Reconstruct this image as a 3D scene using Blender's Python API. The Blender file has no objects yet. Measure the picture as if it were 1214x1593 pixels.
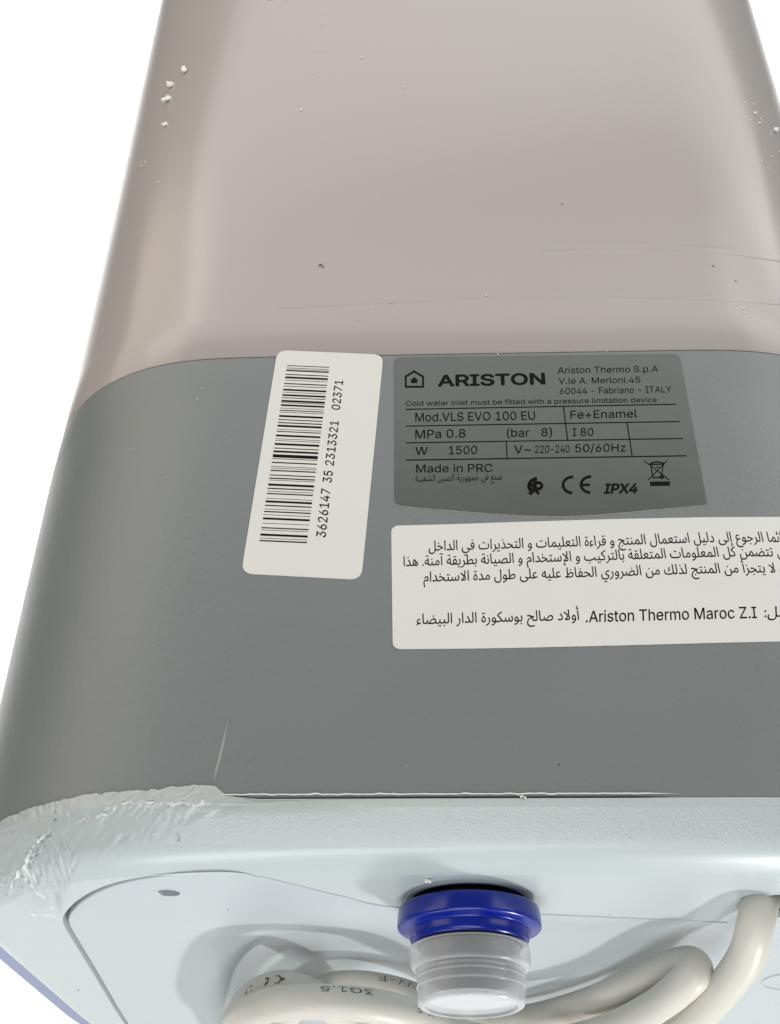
import bpy, bmesh, math, random
import numpy as np
from mathutils import Vector, Matrix, noise, geometry

S = bpy.context.scene
C = S.collection
random.seed(7)

# ------------------------------------------------------------------ camera
# heater frame = world frame: x across, z along the body (0 = bottom end), y = depth (front face is y = 0)
FOC = 1780.0
def _cam():
    A = np.array([640-607, 797+1700, -FOC]); A /= np.linalg.norm(A)
    X = np.array([1, 0, .035]); X[1] = -(A[0]+A[2]*X[2])/A[1]; X /= np.linalg.norm(X)
    Y = np.cross(A, X)
    R = np.stack([X, Y, A], 1)
    d = .57
    pc = np.array([(757-607)/FOC*d, (797-1243)/FOC*d, -d])
    return R, np.array([0, 0, .06]) - R.T @ pc
CR, CC = _cam()
def px_of(P):
    """where points of the heater stand in the photograph (used to take measurements off it)"""
    q = (np.asarray(P, float) - CC) @ CR.T
    return np.stack([607+FOC*q[..., 0]/-q[..., 2], 797-FOC*q[..., 1]/-q[..., 2]], -1)
def at(x, y, axis, val):
    """the point of the plane axis = val that is measured at photo position x, y"""
    d = CR.T @ np.array([(x-607)/FOC, (797-y)/FOC, -1.])
    return CC + (val-CC[axis])/d[axis]*d
cam = bpy.data.cameras.new("camera"); cam_o = bpy.data.objects.new("camera", cam); C.objects.link(cam_o)
M = Matrix([list(r) for r in CR.T]).to_4x4(); M.translation = Vector(CC)
cam_o.matrix_world = M
cam.sensor_fit = 'VERTICAL'; cam.sensor_height = 24; cam.lens = 24*FOC/1593
cam.clip_start = .01; cam.clip_end = 60
S.camera = cam_o
S.view_settings.view_transform = 'Standard'; S.view_settings.look = 'None'
S.view_settings.exposure = -.1; S.view_settings.gamma = 1

# ------------------------------------------------------------------ world and lamps
w = bpy.data.worlds.new("World"); S.world = w; w.use_nodes = True
w.node_tree.nodes["Background"].inputs[0].default_value = (.93, .98, 1, 1)
w.node_tree.nodes["Background"].inputs[1].default_value = .20
def lamp(name, loc, target, sx, sy, power, col=(1, 1, 1), spread=180):
    l = bpy.data.lights.new(name, 'AREA'); l.shape = 'RECTANGLE'; l.size = sx; l.size_y = sy
    l.energy = power; l.color = col; l.spread = math.radians(spread)
    o = bpy.data.objects.new(name, l); C.objects.link(o)
    o.location = loc
    o.rotation_euler = (Vector(target)-Vector(loc)).to_track_quat('-Z', 'Y').to_euler()
    return o
lamp('backdrop_fill', (-2.0, .95, 2.3), (-2.0, 2.2, 2.3), 1.0, 5.0, 110)  # unseen pair, added to whiten the backdrop
lamp('backdrop_fill', (2.0, .95, 2.3), (2.0, 2.2, 2.3), 1.0, 5.0, 110)
lamp('rim_glint_fill', (-.12, .0, -1.25), (-.05, .05, .03), 1.6, .14, 9.0, (.97, .99, 1))  # unseen strip added for a highlight along the cap's rounded edge
lamp('low_softbox', (-.2, -.85, -1.15), (0, .1, .05), 1.0, .6, 9, (.96, .99, 1))
lamp('key_lamp', (.75, .8, -1.35), (0, .15, 0), .14, .14, 17, (1, .98, .95))
lamp('seam_sheen_fill', (.1, -1.25, 1.50), (.05, 0, .40), 4.2, .58, 12, (1, .99, .97))  # added out of view to reflect as a bright band near the seam
lamp('upper_sheen_fill', (.35, -1.2, 2.85), (.05, 0, .8), 4.2, .8, 21, (1, .985, .97))  # added above it for sheen on the upper casing, dark gap between
lamp('warm_side_fill', (-1.5, -.9, .9), (-.28, .1, .45), 1.3, 2.4, 19, (1, .85, .71))  # unseen, added for the warm reflection on the left side
lamp('right_side_fill', (1.5, -.9, .9), (.28, .1, .45), 1.3, 2.2, 17, (1, .98, .93))  # neutral counterpart, added to brighten the right side

# ------------------------------------------------------------------ materials
def mat(name, col, rough=.5, metal=0, coat=0, spec=.5, trans=0, ior=1.45):
    m = bpy.data.materials.new(name); m.use_nodes = True
    b = m.node_tree.nodes["Principled BSDF"]
    b.inputs["Base Color"].default_value = (*col, 1); b.inputs["Roughness"].default_value = rough
    b.inputs["Metallic"].default_value = metal; b.inputs["Coat Weight"].default_value = coat
    b.inputs["Specular IOR Level"].default_value = spec
    b.inputs["Transmission Weight"].default_value = trans; b.inputs["IOR"].default_value = ior
    return m, m.node_tree, b
def N(t, kind, **k):
    n = t.nodes.new(kind)
    for a, v in k.items():
        if a.startswith('i_'): n.inputs[a[2:].replace('_', ' ')].default_value = v
        else: setattr(n, a, v)
    return n
def coords(t, scale=(1, 1, 1)):
    tc = N(t, 'ShaderNodeTexCoord'); mp = N(t, 'ShaderNodeMapping')
    mp.inputs['Scale'].default_value = scale
    t.links.new(tc.outputs['Object'], mp.inputs['Vector']); return mp.outputs[0]
def noise_bump(t, b, layers, prev=None):
    for sc, detail, strength, dist, stretch in layers:
        n = N(t, 'ShaderNodeTexNoise', i_Scale=sc, i_Detail=detail)
        t.links.new(coords(t, stretch), n.inputs['Vector'])
        bp = N(t, 'ShaderNodeBump', i_Strength=strength, i_Distance=dist)
        t.links.new(n.outputs[0], bp.inputs['Height'])
        if prev is not None: t.links.new(prev, bp.inputs['Normal'])
        prev = bp.outputs[0]
    if prev is not None: t.links.new(prev, b.inputs['Normal'])
    return prev
def vary(t, b, col, amt, sc, rough=None, ramt=.08, detail=4):
    n = N(t, 'ShaderNodeTexNoise', i_Scale=sc, i_Detail=detail)
    t.links.new(coords(t), n.inputs['Vector'])
    mx = N(t, 'ShaderNodeMix', data_type='RGBA')
    mx.inputs[6].default_value = (*[c*(1-amt) for c in col], 1); mx.inputs[7].default_value = (*[min(1, c*(1+amt)) for c in col], 1)
    t.links.new(n.outputs[0], mx.inputs[0]); t.links.new(mx.outputs[2], b.inputs['Base Color'])
    if rough is not None:
        mr = N(t, 'ShaderNodeMapRange'); mr.inputs[1].default_value = .0; mr.inputs[2].default_value = 1.0
        mr.inputs[3].default_value = rough-ramt; mr.inputs[4].default_value = rough+ramt
        t.links.new(n.outputs[0], mr.inputs[0]); t.links.new(mr.outputs[0], b.inputs['Roughness'])
    return mx

m_case, t, b = mat('painted_steel', (.42, .385, .368), .20, coat=.0, spec=.6)
b.inputs['Coat Roughness'].default_value = .10
vary(t, b, (.42, .385, .368), .015, 5, detail=1)
noise_bump(t, b, [(3.2, 1, .7, .010, (1, 1, .5)), (600, 2, .02, .0004, (1, 1, 1))])

m_shroud, t, b = mat('grey_moulded_plastic', (.215, .235, .232), .38)
vary(t, b, (.188, .210, .212), .04, 11, .38, .05, detail=2)
noise_bump(t, b, [(300, 3, .35, .0006, (1, 1, 1))])

m_cap, t, b = mat('pale_moulded_plastic', (.60, .68, .675), .34)
at_n = N(t, 'ShaderNodeAttribute', attribute_name='scuff')
mx = vary(t, b, (.50, .558, .556), .02, 14, .28, .01)
mx2 = N(t, 'ShaderNodeMix', data_type='RGBA'); mx2.inputs[7].default_value = (.47, .51, .505, 1)
t.links.new(at_n.outputs['Fac'], mx2.inputs[0]); t.links.new(mx.outputs[2], mx2.inputs[6]); 
at_t = N(t, 'ShaderNodeAttribute', attribute_name='torn'); mx3 = N(t, 'ShaderNodeMix', data_type='RGBA'); mx3.inputs[7].default_value = (.86, .86, .82, 1)
t.links.new(at_t.outputs['Fac'], mx3.inputs[0]); t.links.new(mx2.outputs[2], mx3.inputs[6]); t.links.new(mx3.outputs[2], b.inputs['Base Color'])
ng = N(t, 'ShaderNodeTexNoise', i_Scale=750.0, i_Detail=2.0); t.links.new(coords(t), ng.inputs['Vector'])
at_g = N(t, 'ShaderNodeAttribute', attribute_name='grain')
bg = N(t, 'ShaderNodeBump', i_Distance=.0016); t.links.new(ng.outputs[0], bg.inputs['Height']); t.links.new(at_g.outputs['Fac'], bg.inputs['Strength'])
nw = N(t, 'ShaderNodeTexNoise', i_Scale=130.0, i_Detail=3.0); t.links.new(coords(t, (.6, 1, 2.6)), nw.inputs['Vector'])
bw = N(t, 'ShaderNodeBump', i_Distance=.0003); t.links.new(nw.outputs[0], bw.inputs['Height']); t.links.new(at_n.outputs['Fac'], bw.inputs['Strength'])
t.links.new(bg.outputs[0], bw.inputs['Normal']); t.links.new(bw.outputs[0], b.inputs['Normal'])

m_panel, t, b = mat('smooth_pale_plastic', (.48, .53, .55), .30)
vary(t, b, (.48, .53, .55), .02, 10, .30, .05)
noise_bump(t, b, [(14, 1, .2, .003, (1, 1, 1)), (500, 2, .03, .0005, (1, 1, 1))])
m_raw, _, _ = mat('torn_plastic_edge', (.82, .80, .76), .5)
m_scratch, _, _ = mat('scratched_plastic', (.34, .34, .32), .5)
m_hole_shade, _, _ = mat('hole_shade_black', (.006, .006, .007), .8)  # near black puts the shade inside the holes into the colour
m_blue, t, b = mat('blue_plastic', (.002, .015, .27), .22, coat=.1)
vary(t, b, (.002, .015, .27), .15, 60, .24, .06)
m_rubber, t, b = mat('black_rubber', (.018, .018, .018), .45)
noise_bump(t, b, [(160, 2, .4, .001, (1, 1, 1))])
m_steel, _, _ = mat('pipe_metal', (.03, .034, .045), .45, metal=.3)
m_cord, t, b = mat('cord_sheath', (.66, .63, .565), .42)
vary(t, b, (.66, .63, .565), .05, 30, .42, .05)
noise_bump(t, b, [(30, 2, .15, .002, (1, 1, 1))])
m_paper, t, b = mat('label_paper', (.74, .735, .705), .42)
vary(t, b, (.74, .735, .705), .025, 25, .42, .05)
noise_bump(t, b, [(18, 2, .2, .003, (1, 1, 1))])
m_edge, _, _ = mat('label_cut_edge', (.85, .85, .80), .5)
m_foil, t, b = mat('silver_foil', (.34, .36, .35), .30, metal=.85)
vary(t, b, (.12, .13, .123), .06, 20, .32, .05)
noise_bump(t, b, [(25, 4, .18, .0018, (1, 1, 1)), (260, 2, .05, .0006, (1, 1, 1))])
m_ink, _, _ = mat('black_ink', (.003, .003, .003), .7, spec=.15)
m_print, _, _ = mat('cord_ink', (.13, .12, .11), .6)
m_dirt, _, _ = mat('dry_dirt', (.10, .095, .09), .8)
m_foam, t, b = mat('white_foam', (.9, .9, .88), .8)
m_back, _, _ = mat('white_backdrop', (.9, .9, .9), .9, spec=.1)

# clear moulded plastic: partly see-through with a milky body
m_clear = bpy.data.materials.new('clear_plastic'); m_clear.use_nodes = True; t = m_clear.node_tree
for n in list(t.nodes): t.nodes.remove(n)
out = N(t, 'ShaderNodeOutputMaterial'); tr = N(t, 'ShaderNodeBsdfTransparent'); tr.inputs[0].default_value = (.90, .91, .92, 1)
gl = N(t, 'ShaderNodeBsdfPrincipled'); gl.inputs['Base Color'].default_value = (.85, .86, .87, 1); gl.inputs['Roughness'].default_value = .17
lw = N(t, 'ShaderNodeLayerWeight', i_Blend=.35)
mr = N(t, 'ShaderNodeMapRange'); mr.inputs[3].default_value = .17; mr.inputs[4].default_value = .8
ms = N(t, 'ShaderNodeMixShader')
t.links.new(lw.outputs['Facing'], mr.inputs[0]); t.links.new(mr.outputs[0], ms.inputs[0])
t.links.new(tr.outputs[0], ms.inputs[1]); t.links.new(gl.outputs[0], ms.inputs[2]); t.links.new(ms.outputs[0], out.inputs[0])

# ------------------------------------------------------------------ builders
def link(name, me, material, parent=None, smooth=None, label=None):
    me.materials.append(material)
    if smooth:
        me.shade_smooth(); me.set_sharp_from_angle(angle=math.radians(smooth))
    o = bpy.data.objects.new(name, me); C.objects.link(o)
    if parent: o.parent = parent
    if label: o['label'] = label
    return o
def pydata(name, v, f):
    me = bpy.data.meshes.new(name); me.from_pydata([tuple(map(float, p)) for p in v], [], f); me.update(); return me
def grid_mesh(name, rows, closed=True, cap_last=False):
    """rows: array (n_rings, n, 3)"""
    rows = np.asarray(rows); k, n, _ = rows.shape
    f = []
    m = n if closed else n-1
    for r in range(k-1):
        for i in range(m):
            j = (i+1) % n
            f.append((r*n+i, r*n+j, (r+1)*n+j, (r+1)*n+i))
    if cap_last: f.append(tuple((k-1)*n+i for i in range(n)))
    return pydata(name, rows.reshape(-1, 3), f)
def fix_normals(me, outside=True):
    bm = bmesh.new(); bm.from_mesh(me); bmesh.ops.recalc_face_normals(bm, faces=bm.faces); bm.to_mesh(me); bm.free()
def lathe(name, prof, cx, cy, material, parent, n=96, label=None, smooth=35):
    if name in SHIFTED: prof = [(r*1.035, z+ZB-.025) for r, z in prof]
    a = np.linspace(0, 2*np.pi, n, endpoint=False)
    rows = [np.stack([cx+r*np.cos(a), cy+r*np.sin(a), np.full(n, z)], 1) for r, z in prof]
    me = grid_mesh(name, rows)
    fix_normals(me)
    return link(name, me, material, parent, smooth, label)
SHIFTED = ('inlet_pipe', 'blue_ring', 'rubber_seal', 'clear_plug', 'plug_rib')
def soften(prof, it=2):
    p = [np.array(q, float) for q in prof]
    for _ in range(it):
        o = [p[0]]
        for a, b_ in zip(p[:-1], p[1:]):
            o += [a*.8+b_*.2, a*.2+b_*.8]
        p = o+[p[-1]]
    return p

# ---- body outline: rounded rectangle seen along z, resampled by angle about a centre
CX, CY, DEP = 0., .27, .55
base = np.linspace(-np.pi, np.pi, 1300, endpoint=False)
extra = np.concatenate([np.linspace(-2.75, -1.90, 2300, endpoint=False), np.linspace(-1.90, -1.1, 600, endpoint=False)])
ANG = np.unique(np.concatenate([base, extra]))
def polar_ring(poly, ang=ANG):
    p = np.array(poly, float)-[CX, CY]
    q = np.concatenate([p, p[:1]]); dense = []
    for a, b_ in zip(q[:-1], q[1:]):
        k = max(2, int(np.hypot(*(b_-a))/.004))
        dense += [a+(b_-a)*s for s in np.linspace(0, 1, k, endpoint=False)]
    d = np.array(dense); th = np.arctan2(d[:, 1], d[:, 0]); r = np.hypot(d[:, 0], d[:, 1]); o = np.argsort(th)
    th, r = th[o], r[o]
    th = np.concatenate([th-2*np.pi, th, th+2*np.pi]); r = np.concatenate([r, r, r])
    rr = np.interp(ang, th, r)
    return np.stack([CX+rr*np.cos(ang), CY+rr*np.sin(ang)], 1)
def outline(hw, R, inset=0., n=60, side=1.):
    hw, R = hw-inset*side, R-inset*(.5+.5*side)
    y0, y1 = inset, DEP-inset
    P = []
    for cx, cy, a0 in ((hw-R, y1-R, 0), (-hw+R, y1-R, 90), (-hw+R, y0+R, 180), (hw-R, y0+R, 270)):
        for k in range(n+1):
            a = math.radians(a0+90*k/n); P.append((cx+R*math.cos(a), cy+R*math.sin(a)))
    # let the curvature grow gradually instead of starting at a tangent point
    P = np.array(P+[P[0]]); L = np.concatenate([[0], np.cumsum(np.hypot(*np.diff(P, axis=0).T))]); m = 900
    u = np.linspace(0, L[-1], m, endpoint=False); q = np.stack([np.interp(u, L, P[:, 0]), np.interp(u, L, P[:, 1])], 1)
    h = max(1, int(.028/(L[-1]/m)))
    for _ in range(2):
        c = np.concatenate([q[-h:], q, q[:h]]); cs = np.concatenate([[[0, 0]], np.cumsum(c, axis=0)]); q = (cs[2*h+1:]-cs[:-2*h-1])/(2*h+1)
    q = (q-[0, (y0+y1)/2]); q *= [hw/np.abs(q[:, 0]).max(), 1]
    return [tuple(p) for p in q+[0, (y0+y1)/2]]
def ring(xy, z):
    return np.concatenate([xy, np.full((len(xy), 1), z)], 1) if np.isscalar(z) else np.concatenate([xy, z[:, None]], 1)

heater = bpy.data.objects.new('water_heater', None); C.objects.link(heater)
heater['label'] = 'large pale water heater with grey lower shroud and scuffed pale end cap'; heater['category'] = 'water heater'

# ---- upper casing
A2 = base
rows = []
for ins, z in [(.006, .352), (.005, .353), (.005, .3631), (.0010, .3632), (.0004, .3645), (.0004, .40), (.0004, .6), (.0004, .9), (.0004, 1.2), (.0004, 1.45), (.003, 1.475), (.012, 1.492), (.03, 1.50), (.12, 1.503)]:
    rows.append(ring(polar_ring(outline(.302, .131, ins), A2), z))
me = grid_mesh('casing', rows, cap_last=True); fix_normals(me)
link('casing', me, m_case, heater, 40, 'glossy pale warm grey upper casing')

# ---- grey shroud: flares a little below the seam; its lower lip stands off the end cap
HW, RR = .3090, .1500
def sh(z):
    s = min(1, max(0, (.3625-z)/.035)); s = s*s*(3-2*s)
    return .3026+(HW-.3026)*s, .1316+(RR-.1316)*s
rows = []
for z in [.3627, .3622, .355, .348, .34, .332, .327, .30, .25, .2, .15, .1, .08, .066, .0618]:
    hw, R = sh(z); rows.append(ring(polar_ring(outline(hw, R, .0016 if z == .3627 else .0007*min(1, max(0, (z-.335)/.027))**1.5)), z))
def sm(a, b_, x):
    s = np.clip((x-a)/(b_-a), 0, 1); return s*s*(3-2*s)
front = polar_ring(outline(HW, RR))
fpx = px_of(ring(front, .0605))
gap = np.where((front[:, 1] < .12), sm(300, 360, fpx[:, 0])*(1-sm(980, 1070, fpx[:, 0])), 0)
rows[-1][:, 2] -= (1-gap)*.0009
for ins, dz in [(.0006, -.0004), (.003, -.0004)]:
    rows.append(ring(polar_ring(outline(HW, RR, ins)), rows[14][:, 2]+dz))
me = grid_mesh('shroud', rows); fix_normals(me)
link('shroud', me, m_shroud, heater, 40, 'matt mid grey lower shroud carrying the labels')

# ---- side rim: slim added part, its bluish colour paints the side's shade, standing just outside the shroud towards the wall side
def rear(hw, R, ins=0.):
    p = polar_ring(outline(hw, R, ins)); q = polar_ring(outline(HW, RR, .045)); k = sm(.13, .21, p[:, 1])[:, None]
    return q*(1-k)+p*k
m_side_shade, t, b = mat('side_shade_blue_grey', (.30, .33, .47), .45)  # blue grey stands in for the side face in shade
vary(t, b, (.30, .33, .47), .03, 9, .45, .04)
rows = [ring(rear(HW-.004, RR), .042), ring(rear(HW+.0006, RR), .0375), ring(rear(HW+.0016, RR), .040), ring(rear(HW+.0018, RR), .050), ring(rear(HW+.0016, RR), .10), ring(rear(HW-.001, RR), .30), ring(rear(HW-.004, RR), .33)]
me = grid_mesh('shaded_side_rim', rows); fix_normals(me)
link('shaded_side_rim', me, m_side_shade, heater, 40, 'slim added rim along the side, coloured blue grey for its shade')

# ---- bottom cover outline (measured on the z = ZB plane)
ZB = .032
seam_px = [(196, 1591), (156, 1521), (122, 1465), (107, 1440), (106, 1430), (111, 1421), (126, 1405), (155, 1387), (193, 1374), (237, 1366), (281, 1362), (335, 1360),
           (370, 1360.5), (400, 1364), (444, 1374), (500, 1388), (543, 1398), (571, 1407), (617, 1414), (690, 1419), (838, 1424), (960, 1429.5), (1060, 1434), (1156, 1438), (1162, 1432), (1172, 1424)]
P = [tuple(at(x, y, 2, ZB)[:2]) for x, y in seam_px]
h0 = P[-1]
# right side of the cover mirrors the left one, and the rear runs parallel to the back wall
left = [tuple(p) for p in P[:9]]
right = [(.005-x, y) for x, y in left]
P = P+[(h0[0]+.012, h0[1]+.004), (.19, h0[1]+.004)]+right[::-1][2:]
poly = [(.262, .48), (.235, .515), (-.24, .515), (-.266, .48)]+P
for _ in range(3):
    o = []
    for a, b_ in zip(poly, poly[1:]+poly[:1]):
        a, b_ = np.array(a), np.array(b_); o += [a*.75+b_*.25, a*.25+b_*.75]
    poly = [tuple(q) for q in o]
def shift_in(ringxy, d):
    c = np.array([CX, CY]); v = c-ringxy; L = np.linalg.norm(v, axis=1, keepdims=True); return ringxy+v/L*d
cov = polar_ring(poly)

# ---- end cap
prof = [(-.0004, None), (.0000, .0560), (.0020, .0525), (.0110, .0410), (.0140, .0380), (.0245, .0290), (.0285, .0258)]
pts = [np.array(p) for p in [(0, .0565), (.0080, .0445), (.0125, .0392), (.0190, .0355), (.0275, .0328), (.0310, .0320)]]
for _ in range(3):
    o = [pts[0]]
    for a, b_ in zip(pts[:-1], pts[1:]): o += [a*.75+b_*.25, a*.25+b_*.75]
    pts = o+[pts[-1]]
# resample evenly
pts = np.array(pts); L = np.concatenate([[0], np.cumsum(np.hypot(*np.diff(pts, axis=0).T))])
s = np.concatenate([np.linspace(0, L[-1], 58)]); prof = np.stack([np.interp(s, L, pts[:, 0]), np.interp(s, L, pts[:, 1])], 1)
# how far the torn skin climbs over the shroud, by photo position along the edge
fx = fpx[:, 0]; fy = fpx[:, 1]
isfront = front[:, 1] < .15
nz = np.array([noise.fractal(Vector((p[0]*60, p[1]*60, 3.1)), 1, 2, 4) for p in front])
nz2 = np.array([noise.fractal(Vector((p[0]*240, p[1]*240, 8.1)), 1, 2, 3) for p in front])
climb = np.interp(fx, [-60, 0, 60, 110, 160, 215, 250, 300, 318, 335, 352, 400, 3000], [.002, .003, .0045, .0046, .0056, .0052, .0054, .0074, .0070, .0058, .0022, 0, 0])
climb = np.where(isfront, climb*(1+.12*nz+.05*nz2)+sm(352, 300, fx)*.0003*nz2, 0); climb = np.where(climb < 0, 0, climb)
climb[(front[:, 1] > .15)] = 0
left_side = (front[:, 0] < -.2) & (front[:, 1] > .02)
top = .0607-.0002*gap + climb
rows = [ring(polar_ring(outline(HW, RR, .004)), top-.0001)]
rows.append(ring(polar_ring(outline(HW, RR, .0006)), top))
cover_amt = sm(0, .001, climb)
o1 = polar_ring(outline(HW, RR, -.0006)); o0 = polar_ring(outline(HW, RR, 0.0))
o2 = polar_ring(outline(HW, RR, -.0014))
mixr = lambda a, b_, k: a*(1-k[:, None])+b_*k[:, None]
rows.append(ring(mixr(o0, o1, cover_amt), top-.0003))
for k in np.linspace(.06, 1, 26):
    z = (top-.0003)*(1-k)+.0565*k
    bulge = np.sin(np.pi*k)**.5 if k < 1 else 0
    rr_ = mixr(o0, o2, cover_amt*max(0, min(1, (1-k)*6+0.0))*.9)
    rows.append(ring(rr_, z))
for ins, z in prof[1:]:
    rows.append(ring(polar_ring(outline(HW, RR, ins, side=.62)), float(z)))
inner = rows[-1][:, :2]
gw = .0034
edge_out = shift_in(cov, -gw)
for k in list(np.linspace(.04, .96, 26))+[1]:
    rows.append(ring(inner*(1-k)+edge_out*k, ZB))
rows.append(ring(shift_in(cov, -gw+.0005), ZB+.0006))
rows.append(ring(shift_in(cov, -gw+.0006), ZB+.022))
rows.append(ring(shift_in(cov, .004), ZB+.0222))
rows = np.array(rows); nr, nn, _ = rows.shape

# damage: creases, cracks and a torn ridge round the front left corner
PX = px_of(rows)
def polyd(P_, line):
    line = np.array(line, float); best = np.full(P_.shape[:-1], 1e9)
    for a, b_ in zip(line[:-1], line[1:]):
        v = b_-a; u = np.clip(((P_-a)@v)/(v@v), 0, 1); best = np.minimum(best, np.linalg.norm(P_-(a+u[..., None]*v), axis=-1))
    return best
near = (rows[..., 1] < .22) & (rows[..., 0] < -.05)
low = np.interp(PX[..., 0], [-80, 0, 60, 95, 130, 200, 300, 345], [1420, 1405, 1425, 1425, 1335, 1322, 1292, 1262])
M1 = sm(12, -22, PX[..., 1]-low)*sm(420, 330, PX[..., 0])*near
# torn flap strip continuing right under the gap line
strip = np.exp(-((PX[..., 1]-(1249+(PX[..., 0]-330)*.0))/11)**2)*sm(320, 350, PX[..., 0])*sm(640, 380, PX[..., 0])*near
dR = np.gradient(rows, axis=0); dA = np.gradient(rows, axis=1)
nrm = np.cross(dA, dR); nl = np.linalg.norm(nrm, axis=-1, keepdims=True); nrm = nrm/np.maximum(nl, 1e-12)
cdir = rows-np.array([CX, CY, .12]); sgn = np.sign((nrm*cdir).sum(-1, keepdims=True)); nrm *= sgn
torn = np.zeros((nr, nn)); disp = np.zeros((nr, nn)); scuff = np.zeros((nr, nn))
cracks = [([(322, 1249), (300, 1252), (262, 1251), (230, 1250), (190, 1252), (165, 1268), (135, 1275), (112, 1284)], 2.6, .0007),
          ([(88, 1262), (85, 1282), (78, 1300), (68, 1308)], 2.4, -.0012),
          ([(70, 1298), (58, 1310), (48, 1325), (42, 1340), (36, 1352), (40, 1368)], 3.8, .0014),
          ([(62, 1322), (54, 1338), (50, 1350)], 2.4, -.0022),
          ([(40, 1352), (48, 1372), (62, 1392), (78, 1410), (86, 1424)], 3.0, .0007),
          ([(48, 1420), (66, 1424), (87, 1427)], 2.4, .0008),
          ([(279, 1300), (278, 1310)], 2.0, -.0009),
          ([(10, 1392), (20, 1375), (30, 1356)], 2.5, .0007)]
idx = np.argwhere((M1 > .01) | (strip > .02))
calm = 1-.75*np.exp(-(((PX[..., 0]-230)/75)**2+((PX[..., 1]-1285)/22)**2))
for r, i in idx:
    p = rows[r, i]; m = M1[r, i]*calm[r, i]; x_, y_ = PX[r, i]
    an = math.radians(float(np.interp(x_, [0, 50, 110, 200, 340], [-4, 8, 30, 24, 12])))
    al = x_*math.cos(an)-y_*math.sin(an); ac = x_*math.sin(an)+y_*math.cos(an)
    ac += 5*noise.noise(Vector((al/45, ac/60, 4)))
    d = m*.0006*noise.fractal(Vector((al/60, ac/22, 0)), 1, 2, 2)
    amp = .5+.9*noise.noise(Vector((x_/38, y_/30, 7)))
    d += m*max(0, amp)*.00060*(1-abs(noise.noise(Vector((al/120, ac/12, 2))))*3.0)
    d += m*max(0, amp)*.00006*noise.noise(Vector((al/90, ac/4, 5)))
    if strip[r, i] > .02:
        d += strip[r, i]*(.0005*noise.noise(Vector((al/60, ac/6, 2)))-.0010)
    disp[r, i] = d
for ci, (line, wd, amp) in enumerate(cracks):
    dd = polyd(PX, line); sel = (dd < wd*3+9) & near
    for r, i in np.argwhere(sel):
        p = rows[r, i]; x_, y_ = PX[r, i]
        w1 = noise.noise(Vector((x_/16, y_/16, ci))); w2 = noise.noise(Vector((x_/6, y_/6, ci+40))); w3 = noise.noise(Vector((x_/7, y_/7, ci+90)))
        q = np.array([x_+5*w1+2.2*w2, y_+5*noise.noise(Vector((x_/14, y_/14, ci+9)))+2.2*w3])
        d_ = float(polyd(q[None], line)[0]); wl = wd*(.45+.9*abs(noise.noise(Vector((x_/12, y_/12, ci+20)))))
        j = max(0, .55+1.5*noise.noise(Vector((x_/10, y_/10, ci+60)))+.5*w2)
        g_ = math.exp(-(d_/wl)**2)-.45*math.exp(-((d_-wl*1.8)/wl)**2)
        disp[r, i] += amp*j*g_
        if amp > .00065: torn[r, i] = max(torn[r, i], min(1., 1.1*j)*math.exp(-(d_/wl*1.3)**2))
crk = np.interp(PX[..., 0], [60, 112, 135, 165, 190, 260, 322], [1300, 1284, 1275, 1268, 1252, 1251, 1249])
scuff = np.clip(M1*(.45+.55*sm(4, -6, PX[..., 1]-crk))+strip*.9, 0, 1)
disp[:2] = 0
rows = rows+nrm*disp[..., None]
me = grid_mesh('end_cap', rows)
# open the pipe hole, cord hole and screw hole
_h = at(731, 1373, 2, ZB); PIPE = (at(729, 1403, 2, ZB)[0], _h[1]+.0318); _s = at(263, 1390, 2, ZB); SCREW = (_s[0], _s[1])
_c = at(1192, 1390, 2, ZB); CORDH = (_c[0]+.009, _c[1]+.0205)
HOLES = [(PIPE[0], PIPE[1], .0318), (CORDH[0]+.004, CORDH[1], .0215), (SCREW[0], SCREW[1], .0062)]
def punch(me, zlo, zhi):
    bm = bmesh.new(); bm.from_mesh(me)
    kill = [f for f in bm.faces if zlo < f.calc_center_median().z < zhi and any(math.hypot(f.calc_center_median().x-hx, f.calc_center_median().y-hy) < hr for hx, hy, hr in HOLES)]
    bmesh.ops.delete(bm, geom=kill, context='FACES'); bmesh.ops.recalc_face_normals(bm, faces=bm.faces); bm.to_mesh(me); bm.free()
at1 = me.attributes.new('scuff', 'FLOAT', 'POINT'); at1.data.foreach_set('value', scuff.reshape(-1).astype(np.float32))
ringi = np.arange(nr)[:, None]*np.ones((1, nn)); g = np.where(ringi < 29+26, .22, np.where(ringi < 29+30, .10, .035))*(1-np.clip(scuff*1.6, 0, 1)*.9)
at3 = me.attributes.new('torn', 'FLOAT', 'POINT'); at3.data.foreach_set('value', torn.reshape(-1).astype(np.float32))
at2 = me.attributes.new('grain', 'FLOAT', 'POINT'); at2.data.foreach_set('value', g.reshape(-1).astype(np.float32))
punch(me, ZB-.002, ZB+.012)
link('end_cap', me, m_cap, heater, 50, 'pale end cap with crumpled torn front left corner')

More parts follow.
